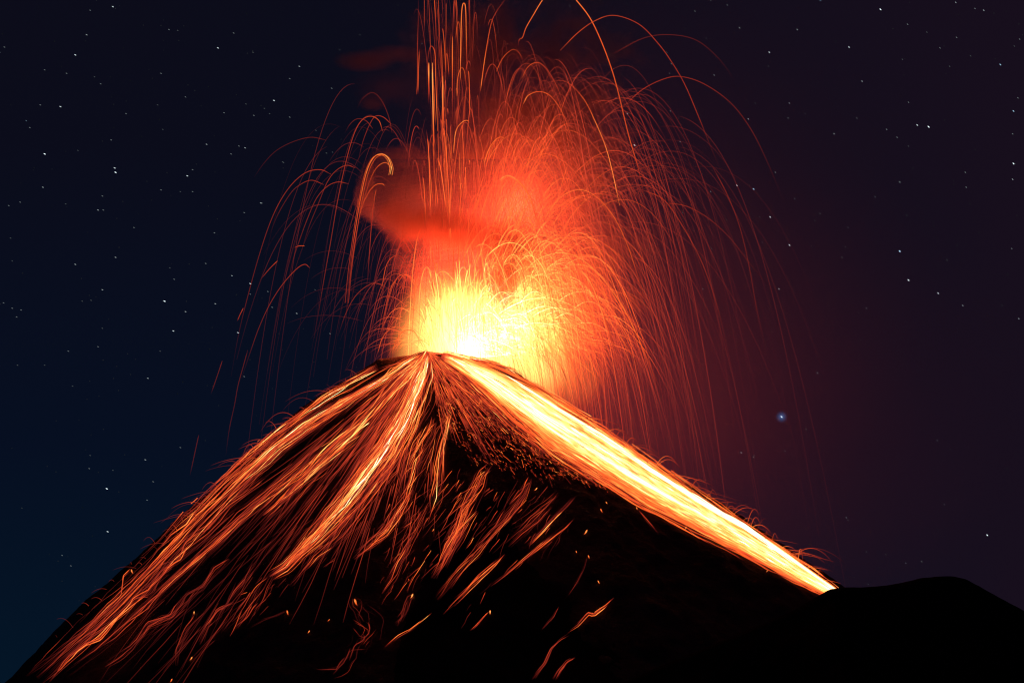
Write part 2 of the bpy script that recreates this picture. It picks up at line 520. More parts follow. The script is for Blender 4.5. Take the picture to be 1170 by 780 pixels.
stream('orange lava thread slanting across the lower right of the face',
       [(702, 684, 1), (692, 694, 2), (678, 704, 3), (672, 702, 3), (660, 716, 2), (648, 724, 1)], 8, .78, lens=(.5, 1), wig=.5)
stream('curled red lava thread near the bottom of the black slope',
       [(651, 726, 1), (640, 732, 2), (630, 742, 3), (622, 760, 3), (608, 778, 2)], 9, .62, lens=(.5, 1), wig=.8)
stream('bright lava thread at the bottom edge of the black slope',
       [(657, 752, 1), (648, 758, 3), (640, 768, 4), (634, 779, 4)], 12, .78, lens=(.5, 1), wig=.5)
stream('tangled lava burst with red threads hanging below it',
       [(404, 684, 9), (410, 694, 14), (416, 712, 12), (420, 730, 9), (404, 748, 8), (386, 768, 7), (372, 779, 5)], 46, .56, lens=(.08, .35), wig=5, dens=1)
stream('small knot of red lava right of the tangled burst',
       [(472, 679, 3), (466, 684, 5), (462, 700, 6), (452, 716, 5)], 16, .50, lens=(.3, .9), wig=2)
stream('faint winding thread on the black ground of the lower left slope',
       [(225, 700, 3), (222, 708, 5), (214, 722, 6), (205, 742, 5), (200, 762, 4)], 14, .55, lens=(.3, .9), wig=1.5)
stream('faint curved thread above the black foot of the left slope',
       [(268, 690, 8), (250, 700, 8), (236, 718, 7), (228, 738, 5)], 16, .42, lens=(.3, .9), wig=1.5)
stream('red spark trail from a lone glowing rock on the lower left face',
       [(328, 699, 1), (316, 704, 2), (300, 710, 3), (282, 720, 2)], 5, .5, lens=(.6, 1), wig=.4)

# fine threads that fan out radially from the rim peak
def fan(label, a0, a1, n, r0, r1, heat, lens=(20, 110), lanes=None, name='lava_threads'):
    S = Strands(.4)
    for _ in range(n):
        a = R.uniform(a0, a1)
        if lanes:
            la = R.choice(lanes); a = R.gauss(la[0], la[1])
        s0 = r0 + (r1 - r0) * R.random() ** 1.25; ln = R.uniform(*lens) * (.35 + min(s0, 220) / 250)
        m = max(4, int(ln / 4)); r_ = np.linspace(s0, s0 + ln, m)
        aa = math.radians(a) + smooth_walk(m, .5, 8) / (r_ + 20) + R.gauss(0, .05) * (r_ - s0) / 200
        px = 488 + np.cos(aa) * r_; py = 401 + np.sin(aa) * r_
        P = on_ground(px, py, R.uniform(.6, 1.3), True)
        x = (r_ - s0) / ln
        S.add(P, R.uniform(.18, .42) * np.clip(np.minimum(x, 1 - x) * 10, .3, 1), heat * R.uniform(.45, 1.1) * np.clip(1 - x * .6, .2, 1) * math.exp(-s0 / 700))
    return tag(S.build(name), label, 'lava threads', kind='stuff')


fan('fine red threads of lava over the upper left face', 100, 141, 360, 4, 150, .55)
fan('fine red threads of lava over the long left slope', 126, 140.5, 130, 120, 430, .44)
fan('fine red threads of lava around the middle of the face', 106, 128, 110, 50, 225, .50)
fan('broken fine threads in the centre of the face below the spur', 86, 112, 50, 110, 220, .55, lens=(8, 50))
fan('short red threads streaking over the dark spur below the rim', 36, 62, 240, 36, 128, .50, lens=(6, 34))
fan('fine glowing threads at the head of the right flank', 30, 80, 420, 3, 90, .66, lens=(10, 50))

def scatter_threads(label, n, poly, heat, slope=(-.62, .78), ln=(6, 46)):
    S = Strands(.5)
    (x0, y0), (x1, y1), (x2, y2) = poly
    for _ in range(n):
        u, v = R.random(), R.random()
        if u + v > 1: u, v = 1 - u, 1 - v
        L = R.uniform(*ln) * R.random() ** .7 + 4; m = max(5, int(L / 3))
        t_ = np.linspace(0, 1, m); a = math.atan2(slope[1], slope[0]) + R.gauss(0, .16); bend = R.gauss(0, .10) * L
        px = x0 + u * (x1 - x0) + v * (x2 - x0) + math.cos(a) * L * t_ - math.sin(a) * bend * t_ * t_ + smooth_walk(m, .5, 3)
        py = y0 + u * (y1 - y0) + v * (y2 - y0) + math.sin(a) * L * t_ + math.cos(a) * bend * t_ * t_
        k = R.random()
        S.add(on_ground(px, py, 1.2, True), R.uniform(.14, .36) * np.clip(np.minimum(t_, 1 - t_) * 6, .4, 1), heat * (R.uniform(.3, .7) if k < .75 else R.uniform(.8, 1.3)) * (1 - .6 * t_))
    return tag(S.build('lava_threads'), label, 'lava threads', kind='stuff')


scatter_threads('broken fine lava threads scattered over the centre of the lower face', 130, ((470, 520), (640, 556), (430, 690)), .62)
scatter_threads('faint broken threads scattered between the lower left streams', 60, ((330, 590), (500, 560), (240, 740)), .50, (-.68, .74))
scatter_threads('few dim threads scattered on the black shoulder', 40, ((560, 560), (690, 575), (520, 720)), .42)

# right flank: the huge flow, with its white-hot lines as parts
FLOW = [(505, 408, 5), (530, 420, 10), (560, 436, 18), (600, 462, 27), (650, 496, 31), (700, 528, 30), (750, 560, 27), (800, 590, 22), (850, 619, 17), (900, 649, 13), (944, 675, 9), (975, 696, 7), (992, 706, 6)]
big = stream('huge white and yellow lava river covering the whole right flank of the cone', FLOW, 1500, .96, lens=(.08, .38), rad=(.3, .7), wig=.7, spread=.37, fade=.2, up=1.2, dens=1, hot=1, alpha=.46)


def vein(pts, n, heat, rad=(.5, 1.0)):
    total, f = resample(pts, 4)
    S = Strands(.5)
    for _ in range(n):
        ln = total * R.uniform(.25, .7); s0 = max(0, R.uniform(-.1, 1 - .6 * ln / total) * total); s1 = min(total, s0 + ln)
        m = max(4, int((s1 - s0) / 4)); s = np.linspace(s0, s1, m); q = f(s)
        u = R.gauss(0, .5)
        off = u * q[:, 2] + smooth_walk(m, .5, 8)
        P = on_ground(q[:, 0], q[:, 1] + off, R.uniform(2.2, 3.4), True)
        x = (s - s0) / (s1 - s0 + 1e-6)
        S.add(P, R.uniform(*rad) * np.clip(np.minimum(x, 1 - x) * 8, .3, 1), heat * R.uniform(.8, 1.05) * np.clip(np.minimum(x, 1 - x) * 10, .6, 1))
    return S.build('bright_vein', big)


stream('thin glowing threads along the rim between the peak and the huge flow',
       [(508, 404, 3), (530, 408, 4), (556, 414, 5), (582, 424, 6), (604, 438, 7)], 110, .84, lens=(.1, .5), dens=1, rad=(.2, .45))
vein([(566, 426, 2), (600, 448, 4), (640, 474, 4), (690, 504, 4), (740, 537, 4), (800, 576, 4), (850, 605, 4), (900, 640, 3), (944, 671, 2), (975, 692, 2)], 24, 1.15, rad=(.25, .5))
vein([(530, 418, 2), (570, 446, 4), (620, 482, 4), (670, 515, 4), (720, 546, 3), (770, 575, 3), (830, 610, 2)], 20, 1.12, rad=(.25, .5))
vein([(508, 408, 1), (540, 430, 2), (580, 458, 3), (620, 488, 3), (660, 514, 2)], 16, 1.08, rad=(.25, .45))
stream('orange rocky lava band along the lower side of the huge right flow',
       [(500, 412, 8), (520, 432, 14), (545, 455, 17), (580, 484, 17), (620, 512, 15), (660, 532, 11), (700, 552, 8), (740, 572, 5)], 330, .70, lens=(.04, .2), rad=(.2, .45), wig=1.6)
stream('bright lava strand leaving the huge flow at the shoulder crest',
       [(640, 520, 2), (660, 532, 3), (682, 544, 3), (704, 560, 2)], 14, .96, lens=(.5, 1), wig=.4)
stream('short lava dash just under the huge flow on the dark shoulder',
       [(784, 603, 1), (790, 609, 2), (800, 617, 2)], 6, .9, lens=(.6, 1), wig=.2)
stream('faint red dash on the dark shoulder left of the short dash',
       [(728, 583, 1), (738, 595, 2), (752, 612, 2)], 6, .5, lens=(.5, 1), wig=.4)

# small glowing stones tumbling on the spur: far past counting, one mass
S = Strands()
tri = [((500, 412), (528, 470), (640, 546)), ((500, 412), (640, 540), (700, 556)), ((492, 420), (505, 470), (540, 520)), ((520, 470), (540, 525), (640, 548))]
qx, qy, qh, ql = [], [], [], []
for i in range(1700):
    a, b, c = tri[R.choices(range(4), (3, 5, .8, 1.2))[0]]
    u, v = R.random(), R.random()
    if u + v > 1: u, v = 1 - u, 1 - v
    qx.append(a[0] + u * (b[0] - a[0]) + v * (c[0] - a[0])); qy.append(a[1] + u * (b[1] - a[1]) + v * (c[1] - a[1]))
    qh.append(min(1.0, R.choice([R.uniform(.1, .35), R.uniform(.15, .4), R.uniform(.35, .6), R.uniform(.35, .84)]))); ql.append(R.uniform(.8, 4.5) * (3 if R.random() < .08 else 1))
qx = np.array(qx); qy = np.array(qy); ql = np.array(ql)
ang = np.radians(rng.normal(46, 16, len(qx)))
qx += rng.normal(0, 5, len(qx)); qy += np.abs(rng.normal(0, 4, len(qx)))
pts = [on_ground(qx + np.cos(ang) * ql * k + rng.normal(0, .3, len(qx)), qy + np.sin(ang) * ql * k, 0.8) for k in (0, .5, 1)]
for i in range(len(qx)):
    S.add(np.stack([p[i] for p in pts]), R.uniform(.12, .26), qh[i] * .88)
tag(S.build('embers'), 'mass of small glowing stones tumbling over the dark spur below the rim', 'embers', kind='stuff')

# ------------------------------------------------------------------ threads of molten rock in the air
VX, VY, VZ = [float(a) for a in at(532, 412, D + 36)]


def flight(dx, dy, h, t0, t1, k=.45, n=26, wind=0.0, src=(0, 0)):
    """path of one bomb: t = 1 at the top; drag k slows its sideways speed"""
    t_ = np.linspace(t0, t1, n)
    s = (1 - np.exp(-k * t_)) / (1 - math.exp(-k))
    P = np.stack([VX + src[0] + dx * s + wind * t_ ** 2, VY + src[1] + dy * s, VZ + h * (2 * t_ - t_ * t_)], -1)
    below = P[:, 2] < Hs(P[:, 0], P[:, 1])
    late = below & (t_ > 1)
    if late.any():
        i = int(np.argmax(late))
        P = P[:i + 1]; t_ = t_[:i + 1]
    P = np.where((P[:, 2] < Hs(P[:, 0], P[:, 1]) - 3)[:, None] & (t_ < 1)[:, None], np.nan, P)
    return P, t_


def add_flight(S, fam):
    src = (0, 0)
    if fam == 'jet':        # tall narrow column
        h = R.choice([R.uniform(110, 240), R.uniform(170, 400)]); dx = R.gauss(-4, 9) * (.4 + h / 300); dy = R.gauss(0, 26); src = (R.gauss(-14, 10), 0)
        t0 = R.uniform(.35, .9); t1 = t0 + R.uniform(.25, .75); heat = R.uniform(.28, .66) * (1.05 - h / 1300); w_ = R.uniform(0, 2)
    elif fam == 'right':
        Hm = 25 + 300 * R.random() ** 2.0
        th = math.radians(R.gauss(17 if Hm > 150 else 27, 11 if Hm > 150 else 18)); az = R.uniform(-1.25, 1.25)
        h = Hm * math.cos(th) ** 2; rr = 2 * Hm * math.sin(th) * math.cos(th) * .60
        dx = rr * math.cos(az) + 6; dy = rr * math.sin(az) * .8
        t0 = R.uniform(.35, 1.15); t1 = t0 + R.uniform(.5, 1.7); heat = R.choice([R.uniform(.2, .4), R.uniform(.24, .46), R.uniform(.24, .46), R.uniform(.36, .58), R.uniform(.5, .7)]) * (1.08 if h < 170 else .95); w_ = R.uniform(0, 10)
        src = (R.gauss(18, 20), 0)
    elif fam == 'curtain':  # low dense trails falling on the upper right flank
        h = R.uniform(15, 130) ; az = R.uniform(-1.2, 1.2); rr = R.uniform(12, 72)
        dx = rr * math.cos(az) + 16; dy = rr * math.sin(az) * .7
        t0 = R.uniform(.7, 1.2); t1 = t0 + R.uniform(.6, 1.5); heat = R.choice([R.uniform(.26, .44), R.uniform(.34, .56), R.uniform(.5, .7)]); w_ = R.uniform(0, 8)
        src = (R.gauss(30, 18), 0)
    elif fam == 'dome':     # thick round-topped arcs inside the orange cloud
        h = R.uniform(95, 240); az = R.uniform(-1.3, 1.3); rr = R.uniform(8, 92) * (1.15 - h / 500)
        dx = rr * math.cos(az) + 20; dy = rr * math.sin(az)
        t0 = R.uniform(.45, .95); t1 = t0 + R.uniform(.3, 1.0); heat = R.choice([R.uniform(.34, .52), R.uniform(.42, .62), R.uniform(.55, .74)]); w_ = R.uniform(0, 6)
        src = (R.gauss(16, 16), 0)
    elif fam == 'left':
        h = 40 + 230 * R.random(); Rr = R.uniform(20, 125); a = R.uniform(-1.1, 1.1)
        dx = -Rr * math.cos(a); dy = Rr * math.sin(a) * .7
        t0 = R.uniform(.6, 1.1); t1 = t0 + R.uniform(.4, 1.4); heat = R.uniform(.12, .30); w_ = -R.uniform(0, 5)
        src = (-20, 0)
    elif fam == 'leftnear':
        h = 15 + 130 * R.random() ** 1.5; Rr = R.uniform(5, 60); a = R.uniform(-1.2, 1.2)
        dx = -Rr * math.cos(a); dy = Rr * math.sin(a) * .7
        t0 = R.uniform(.5, 1.0); t1 = t0 + R.uniform(.5, 1.4); heat = R.uniform(.18, .46); w_ = 0
        src = (-24, 0)
    else:                   # hot core
        sx_ = R.uniform(-38, 84); src = (sx_, R.gauss(0, 10)); h = float(np.interp(sx_, [-38, -20, 0, 20, 38, 55, 70, 84], [40, 84, 88, 78, 52, 78, 70, 40])) * (.3 + .85 * R.random()); dx = R.gauss(0, 8) + (sx_ - 20) * .2; dy = R.gauss(0, 10)
        t0 = R.uniform(.0, .5); t1 = R.uniform(.75, 1.25); heat = R.uniform(.5, .86); w_ = 1
    P, t_ = flight(dx, dy, h, t0, t1, wind=w_, src=src)
    if len(P) < 4: return
    x = (t_ - t0) / (t1 - t0)
    cool = np.exp(-.36 * np.clip(t_ - .8, 0, 5))
    # low and near the vent the rock is hotter
    dv = np.hypot(P[:, 0] - VX - 25, (P[:, 2] - VZ))
    near = 1 + .30 * np.exp(-(np.nan_to_num(dv, nan=500) / 110) ** 2)
    far_ = np.exp(-np.clip(np.nan_to_num(np.hypot(P[:, 0] - VX - 20, (P[:, 2] - VZ) * .8), nan=500) - 90, 0, 999) / 330)
    if fam in ('right', 'leftnear', 'dome'): cool = cool * far_
    if fam == 'core': cool = np.ones_like(t_); near = 1
    hot_ = .50 * np.exp(-np.nan_to_num(np.hypot((P[:, 0] - VX - 26) * .85, P[:, 2] - VZ - 25), nan=500) ** 2 / 66.0 ** 2)
    hh = (heat * cool * near + (hot_ if fam != 'core' else 0)) * np.clip(np.minimum(x / .10, (1 - x) / .30), .10, 1) ** .6
    if fam == 'dome': hh = np.minimum(hh, .78)
    if fam == 'left': hh = hh * .85
    S.add(P, (.12 + .26 * R.random() ** 2.4) if fam != 'core' else R.uniform(.3, .6), hh)


def spray(name, label, fam, n):
    S = Strands(.36 if fam != 'core' else .3)
    for _ in range(n): add_flight(S, fam)
    return tag(S.build(name), label, 'lava spray', kind='stuff')


spray('lava_spray', 'dense red and orange lava spray curving right of the crater', 'right', 2600)
spray('lava_spray', 'dense curtain of falling lava trails close along the upper right flank', 'curtain', 800)
spray('lava_spray', 'round-topped lava spray inside the orange cloud', 'dome', 700)
spray('lava_spray', 'column of upright lava jets rising straight above the crater', 'jet', 170)
spray('lava_spray', 'sparse dark red lava spray falling left of the crater', 'left', 80)
spray('lava_spray', 'short lava spray around the left side of the glowing crater', 'leftnear', 260)
spray('lava_spray', 'white and yellow lava spray boiling out of the crater', 'core', 520)


# rebounds: rocks that hop off the streams
def hops(name, label, guide, n, sx, dist, hgt, heat):
    S = Strands()
    total, f = resample(guide, 4)
    for _ in range(n):
        q = f(np.array([R.random() * total]))[0]
        P0 = on_ground(np.array([q[0] + R.gauss(0, 4)]), np.array([q[1] + R.uniform(2, 8)]), 1.0)[0]
        if np.isnan(P0[0]): continue
        d_ = R.uniform(*dist) * R.random() ** 1.1; h_ = hgt[0] + (hgt[1] - hgt[0]) * R.random() ** 2
        t_ = np.linspace(0, R.uniform(1.0, 2.2), 14)
        P = np.stack([P0[0] + sx * d_ * t_, P0[1] - R.uniform(-.3, .3) * d_ * t_, P0[2] + h_ * (2 * t_ - t_ * t_) - .25 * d_ * t_], -1)
        x = t_ / t_[-1]
        S.add(P, R.uniform(.12, .30), heat * R.uniform(.4, 1.1) * (1 - x) ** .45 * 1.0 + .02)
    return tag(S.build(name), label, 'sparks', kind='stuff')


hops('sparks', 'fine red sparks hopping off the upper left outline of the cone',
     [(425, 420), (400, 436), (350, 468), (300, 510), (260, 550), (205, 600)], 75, -1, (8, 30), (2, 12), .46)
hops('sparks', 'few faint sparks hopping off the lower left outline of the cone',
     [(205, 600), (160, 640), (100, 692), (60, 735)], 16, -1, (8, 30), (2, 12), .34)
hops('sparks', 'orange sparks hopping off the top edge of the huge right flow',
     [(640, 462), (700, 500), (760, 540), (850, 596), (900, 630), (940, 660)], 110, 1, (6, 34), (2, 15), .68)


# individual arcs traced from the photograph: start, top, end
AG = 'single lava arcs standing out of the spray'


def arc(label, pts, heat, Y=None, rad=.5, cool=.5, sub=None):
    """pts: photograph points along one path, bent smoothly (Catmull-Rom) and set at its own distance"""
    P = np.array(pts, float)
    P = np.vstack([2 * P[0] - P[1], P, 2 * P[-1] - P[-2]])
    out_ = []
    for i in range(1, len(P) - 2):
        for t_ in np.linspace(0, 1, 10, endpoint=i == len(P) - 3):
            out_.append(.5 * ((2 * P[i]) + (-P[i - 1] + P[i + 1]) * t_ + (2 * P[i - 1] - 5 * P[i] + 4 * P[i + 1] - P[i + 2]) * t_ ** 2 + (-P[i - 1] + 3 * P[i] - 3 * P[i + 1] + P[i + 2]) * t_ ** 3))
    Q = np.array(out_)
    Y0 = D + 36; Y1 = Y if Y is not None else D + R.uniform(-90, 110)
    x = np.linspace(0, 1, len(Q)); heat = heat * (.93 if Q[0, 0] > 470 else .95 if 'brightest' in label else .78); rad = rad * (.85 if Q[0, 0] > 470 else .72)
    jet = 'jet' in label.split(',')[0]
    W = at(Q[:, 0], Q[:, 1], Y0 + (Y1 - Y0) * (.35 + .65 * x))
    S = Strands()
    prof_ = np.clip(x * 1.3, .05, 1) ** .8 if jet else (1 - cool * x ** 1.2) * np.clip((1 - x) * 5, .25, 1)
    S.add(W, rad * np.clip(np.minimum(x, 1 - x) * 14, .35, 1), heat * prof_ * (1 + smooth_walk(len(x), .04, 3)))
    if sub:
        for k in sub:
            S.add(W + np.array([k, 0, -abs(k) * .6]), rad * .7, heat * .85 * (1 - cool * x))
    o = S.build('lava_arc')
    if o: tag(o, label, 'lava arc', AG)
    return o


arc('tallest lava arc, entering from the top edge and falling right of the column', [(640, -14), (650, -8), (658, 0), (678, 28), (700, 83), (718, 154), (731, 200), (740, 255)], .74, rad=.62, cool=.45)
arc('orange arc dropping left from the top edge to a hooked end', [(628, -8), (620, 0), (609, 18), (601, 32), (597, 43), (593, 46), (592, 56)], .74, cool=.5)
arc('arc curving down from the top edge between the jets and the tallest arc', [(588, -14), (577, 0), (567, 14), (561, 28), (555, 60), (551, 88), (549, 104)], .64, cool=.4)
arc('wide thin red arc over the upper right sky, its top near the frame', [(640, 58), (660, 38), (680, 24), (702, 18), (730, 28), (752, 50), (768, 72), (783, 98), (800, 138), (812, 168), (828, 205)], .50, cool=.45)
arc('faint wide arc below the wide thin one, crossing it far right', [(712, 122), (735, 102), (760, 90), (780, 88), (806, 97), (835, 118), (858, 148), (878, 188), (896, 232)], .38, cool=.5)
arc('faintest outer arc of the right sky', [(700, 62), (735, 44), (765, 40), (795, 46), (820, 66), (840, 92)], .26, cool=.5)
arc('bright arc with a flat top right of the upright jets', [(609, 108), (620, 97), (638, 92), (652, 97), (668, 115), (680, 139), (692, 168), (700, 198), (708, 235)], .74, cool=.5)
arc('smaller bright arc directly under the flat-topped arc', [(598, 119), (604, 109), (617, 105), (630, 111), (643, 130), (652, 155), (658, 178)], .68, cool=.5)
arc('arc bulging over the middle of the orange cloud', [(556, 186), (566, 170), (578, 157), (590, 153), (602, 160), (610, 175), (616, 192)], .70, cool=.4)
arc('small hooked arc beside the arc over the cloud', [(553, 188), (558, 172), (566, 160), (574, 157), (579, 163)], .68, cool=.2)
arc('reddish arc high above the cloud, right of the jets', [(567, 82), (575, 66), (586, 57), (594, 62), (600, 76)], .56, cool=.3)
arc('arc right of the cloud with a long falling side', [(596, 90), (604, 76), (616, 72), (628, 84), (640, 108), (650, 140)], .52, cool=.4)
arc('broad arc over the right part of the orange cloud', [(610, 178), (628, 156), (645, 149), (662, 153), (680, 168), (700, 196), (716, 232)], .62, cool=.4)
arc('broad lower arc over the right part of the orange cloud', [(590, 205), (606, 184), (622, 176), (640, 182), (660, 200), (676, 226), (690, 260)], .62, cool=.4)
arc('glowing pointed arc in the heart of the orange cloud', [(571, 206), (576, 202), (582, 201), (592, 207), (602, 220), (610, 240), (616, 262)], .84, cool=.35, sub=(1.6,))
arc('arc starting in the hot yellow mass and falling far down the right side', [(598, 312), (612, 298), (628, 291), (643, 289), (664, 296), (690, 320), (712, 352), (730, 388), (748, 430), (766, 470)], .88, cool=.45, rad=.6)
arc('arc rising from the hot yellow mass just below the long right arc', [(604, 306), (618, 301), (634, 304), (654, 322), (672, 350), (688, 385), (700, 420)], .84, cool=.35)
arc('yellow arc low beside the crater on its right side', [(610, 360), (628, 347), (651, 343), (674, 350), (696, 368), (716, 396), (736, 430)], .86, cool=.35, rad=.6)
arc('white-yellow arc leaping out of the crater to the right', [(580, 362), (594, 364), (610, 374), (626, 392), (640, 416), (650, 442)], 1.0, cool=.25, rad=.7)
arc('lowest yellow arc at the foot of the hot mass', [(574, 410), (586, 402), (604, 398), (628, 398), (650, 406), (676, 426), (700, 454)], .98, cool=.35, rad=.6)
arc('wide orange arc along the right rim of the glowing mass', [(622, 250), (640, 226), (661, 217), (680, 224), (700, 246), (716, 278), (730, 320), (744, 372)], .72, cool=.4)
arc('long solitary arc at the outer right of the shower', [(738, 218), (760, 230), (782, 262), (802, 300), (818, 345), (830, 390)], .44, cool=.5)
arc('thin arc branching right from the outer shower', [(762, 232), (785, 236), (810, 250), (834, 272), (856, 300), (884, 334)], .34, cool=.6)
arc('nearly straight falling thread at the far right of the shower', [(815, 192), (832, 225), (846, 262), (856, 305), (864, 350), (874, 395)], .30, cool=.4)
# left side
arc('brightest arc of the left sky, tight hook at its top', [(446, 199), (447, 190), (443, 180), (436, 176), (427, 180), (419, 196), (412, 226), (406, 262), (400, 305), (396, 345)], .88, cool=.55, rad=.55, sub=(-1.5, 1.8))
arc('bright inner arc right below the hooked one', [(448, 193), (441, 186), (432, 190), (424, 203), (416, 228), (410, 260)], .84, cool=.5)
arc('orange arc with a flat hooked top near the smoke edge', [(440, 213), (436, 210), (428, 212), (420, 222), (413, 238), (408, 262), (402, 300), (397, 345), (393, 390)], .74, cool=.55)
arc('steep thread falling behind the hooked arcs', [(430, 216), (428, 226), (425, 250), (422, 290), (419, 335)], .62, cool=.5)
arc('tall arc left of the smoke reaching down to the cone', [(437, 150), (433, 138), (424, 133), (414, 137), (405, 152), (396, 182), (386, 228), (378, 275), (370, 320), (363, 362), (356, 400)], .64, cool=.62)
arc('arc beside the tall left arc with a rounder top', [(447, 142), (438, 134), (429, 133), (422, 143), (414, 164), (408, 190)], .52, cool=.5)
arc('small faint arc at the upper left of the smoke', [(426, 147), (418, 138), (408, 136), (400, 142), (394, 152)], .40, cool=.5)
arc('faint arc above the left smoke bulge', [(448, 152), (444, 133), (436, 115), (426, 106), (415, 112), (408, 124)], .34, cool=.4)
arc('long arc at the far left sweeping down to the sky above the slope', [(378, 199), (366, 194), (350, 197), (334, 210), (320, 230), (308, 256), (296, 292), (284, 335), (273, 380), (264, 430)], .50, cool=.62)
arc('fainter arc nested under the long far left arc', [(370, 211), (356, 206), (343, 211), (332, 221), (318, 244), (308, 268)], .42, cool=.55)
arc('arc with an open top between the far left arc and the smoke', [(406, 192), (396, 189), (384, 195), (374, 208), (364, 232), (352, 262), (342, 296)], .48, cool=.55)
arc('red arc below the open-topped arc', [(398, 210), (386, 208), (374, 213), (362, 226), (352, 248), (342, 275), (334, 300), (328, 330)], .46, cool=.55)
arc('faint high arc at the outermost left sky', [(372, 160), (355, 157), (335, 162), (316, 172), (302, 186), (290, 203)], .26, cool=.5)
arc('red arc over the stars left of the crater', [(354, 306), (348, 302), (338, 308), (322, 326), (308, 348), (296, 374), (286, 402), (276, 432)], .52, cool=.6)
arc('short orange dash in the left sky', [(348, 281), (342, 281), (336, 283)], .62, cool=.2)
arc('short slanting red dash in the left sky', [(317, 298), (308, 307), (297, 320)], .58, cool=.5)
arc('tiny red dash low in the left sky', [(278, 352), (274, 360), (271, 367)], .55, cool=.3)
arc('steep thin thread beside the low left sky', [(283, 400), (278, 418), (272, 440), (268, 462), (262, 490), (258, 520)], .27, cool=.4)
arc('faint straight thread low above the left slope', [(227, 497), (222, 520), (217, 543)], .27, cool=.4)
arc('faint slanting thread left of the cone', [(254, 412), (248, 430), (241, 450)], .32, cool=.3)
arc('orange arc beside the left edge of the hot mass', [(452, 322), (448, 326), (443, 342), (438, 365), (434, 392)], .66, cool=.4)
arc('low round arc over the left end of the rim', [(432, 402), (437, 386), (446, 376), (456, 374), (465, 380), (474, 392)], .68, cool=.3)
arc('second low arc over the rim, nearer the peak', [(448, 404), (453, 388), (462, 378), (472, 378), (480, 388)], .7, cool=.3)
arc('narrow yellow arc above the left of the hot mass', [(479, 345), (481, 322), (485, 308), (489, 306), (493, 316), (496, 340)], .90, cool=.2)
arc('red arc left above the rim', [(436, 330), (442, 302), (452, 292), (461, 296), (468, 312)], .62, cool=.3)
arc('wide faint arc left of the rim', [(440, 326), (425, 324), (408, 336), (396, 356), (386, 384)], .46, cool=.4)
# upright jets
arc('faint upright jet leftmost of the column, running off the top', [(478, -6), (478, 20), (477, 50), (477, 90), (476, 108)], .48, cool=.2)
arc('tall narrow arc at the left of the jet column', [(488, 118), (488, 80), (490, 60), (493, 53), (497, 62), (498, 95), (500, 150)], .62, cool=.1)
arc('bright upright jet with a blunt top in the left of the column', [(490, 120), (490, 95), (490, 72)], .74, cool=.1, rad=.8)
arc('brightest upright jet of the column, long and straight', [(497, 250), (496, 190), (495, 130), (494, 72)], .80, cool=.1, rad=.75)
arc('upright jet right of the brightest one', [(506, 200), (506, 140), (506, 87)], .74, cool=.1, rad=.8)
arc('upright jet reaching high above the bright pair', [(517, 150), (517, 95), (517, 42)], .66, cool=.1, rad=.6)
arc('tall hairpin arc touching the top of the frame', [(526, 90), (527, 30), (528, 10), (530, 4), (532, 12), (533, 55), (534, 110)], .70, cool=.1, rad=.6)
arc('thin jet leaving the frame above the column', [(499, 70), (498, 30), (496, -8)], .52, cool=.1)
arc('short bright jet in the lower part of the column', [(528, 260), (526, 215), (525, 175)], .74, cool=.1)
arc('narrow arc in the middle of the column', [(522, 110), (523, 90), (527, 78), (531, 84), (533, 110)], .66, cool=.2)
arc('narrow arc low in the column, beside the cloud', [(518, 175), (521, 150), (528, 140), (534, 138), (538, 143)], .70, cool=.1)

# further arcs nobody could tell apart by words: each its own thing, named by region
def many(fam, n, label, grp):
    for _ in range(n):
        S = Strands(); 
        while not S.V: add_flight(S, fam)
        tag(S.build('lava_arc'), label, 'lava arc', grp)


many('right', 90, 'thin curved lava arc in the dense shower right of the crater', 'thin arcs of the right shower')
many('jet', 60, 'thin upright lava jet in the column above the crater', 'thin jets of the column')
many('left', 26, 'thin dark red lava arc in the open sky left of the crater', 'thin arcs of the left sky')

# ------------------------------------------------------------------ lone glowing rocks on the black slope
ROCK = [(686, 583, 1.3, 'lone glowing rock highest on the black shoulder'), (671, 607, 1.6, 'curved glowing rock in the middle of the black shoulder'),
        (683, 665, 1.1, 'small glowing rock low on the black shoulder'), (658, 631, .8, 'faint pin-sized glowing rock under the middle shoulder rock'),
        (672, 636, 1.2, 'glowing rock at the head of a thin hanging thread'), (614, 559, 1.0, 'glowing rock just under the shoulder crest'),
        (692, 575, .8, 'tiny glowing rock beside the highest shoulder rock'), (727, 581, 1.0, 'glowing rock at the head of the faint red dash'),
        (784, 603, 1.3, 'bright glowing rock just below the huge flow'), (328, 699, 1.6, 'lone glowing rock heading a red trail on the lower left face'),
        (405, 686, 2.2, 'largest glowing rock, in the tangled burst'), (472, 680, 1.6, 'glowing rock in the small red knot'),
        (560, 699, 1.4, 'glowing rock at the upper end of the short bright dash'), (496, 606, .9, 'tiny glowing rock beside the steep stream'),
        (354, 722, .9, 'dim glowing rock on the black lower face'), (377, 709, .7, 'dimmer glowing rock above the tangled burst threads'),
        (220, 752, 1.2, 'glowing rock at the foot of the faint winding thread'), (197, 777, 1.2, 'glowing rock at the bottom edge, lower left'),
        (877, 653, .7, 'tiny glowing rock on the shoulder near the end of the flow'), (150, 652, 1.5, 'glowing rock at the lower left outline'),
        (222, 700, 1.1, 'glowing rock on top of the faint winding thread')]
for (px, py, r_, lab) in ROCK:
    S = Strands()
    k = R.uniform(-2.5, 2.5)
    q = np.array([(px, py), (px + k * .5, py + 1.2 * r_), (px + k, py + 2.6 * r_), (px + k * 1.6, py + 3.4 * r_)])
    P = on_ground(q[:, 0], q[:, 1], 1.6)
    S.add(P, np.array([.2, .5, .35, .12]) * r_ * .9, np.array([.6, .95, .75, .4]) * R.uniform(.7, .9))
    o = S.build('glowing_rock')
    if o: tag(o, lab, 'glowing rock', 'lone glowing rocks on the black slope')

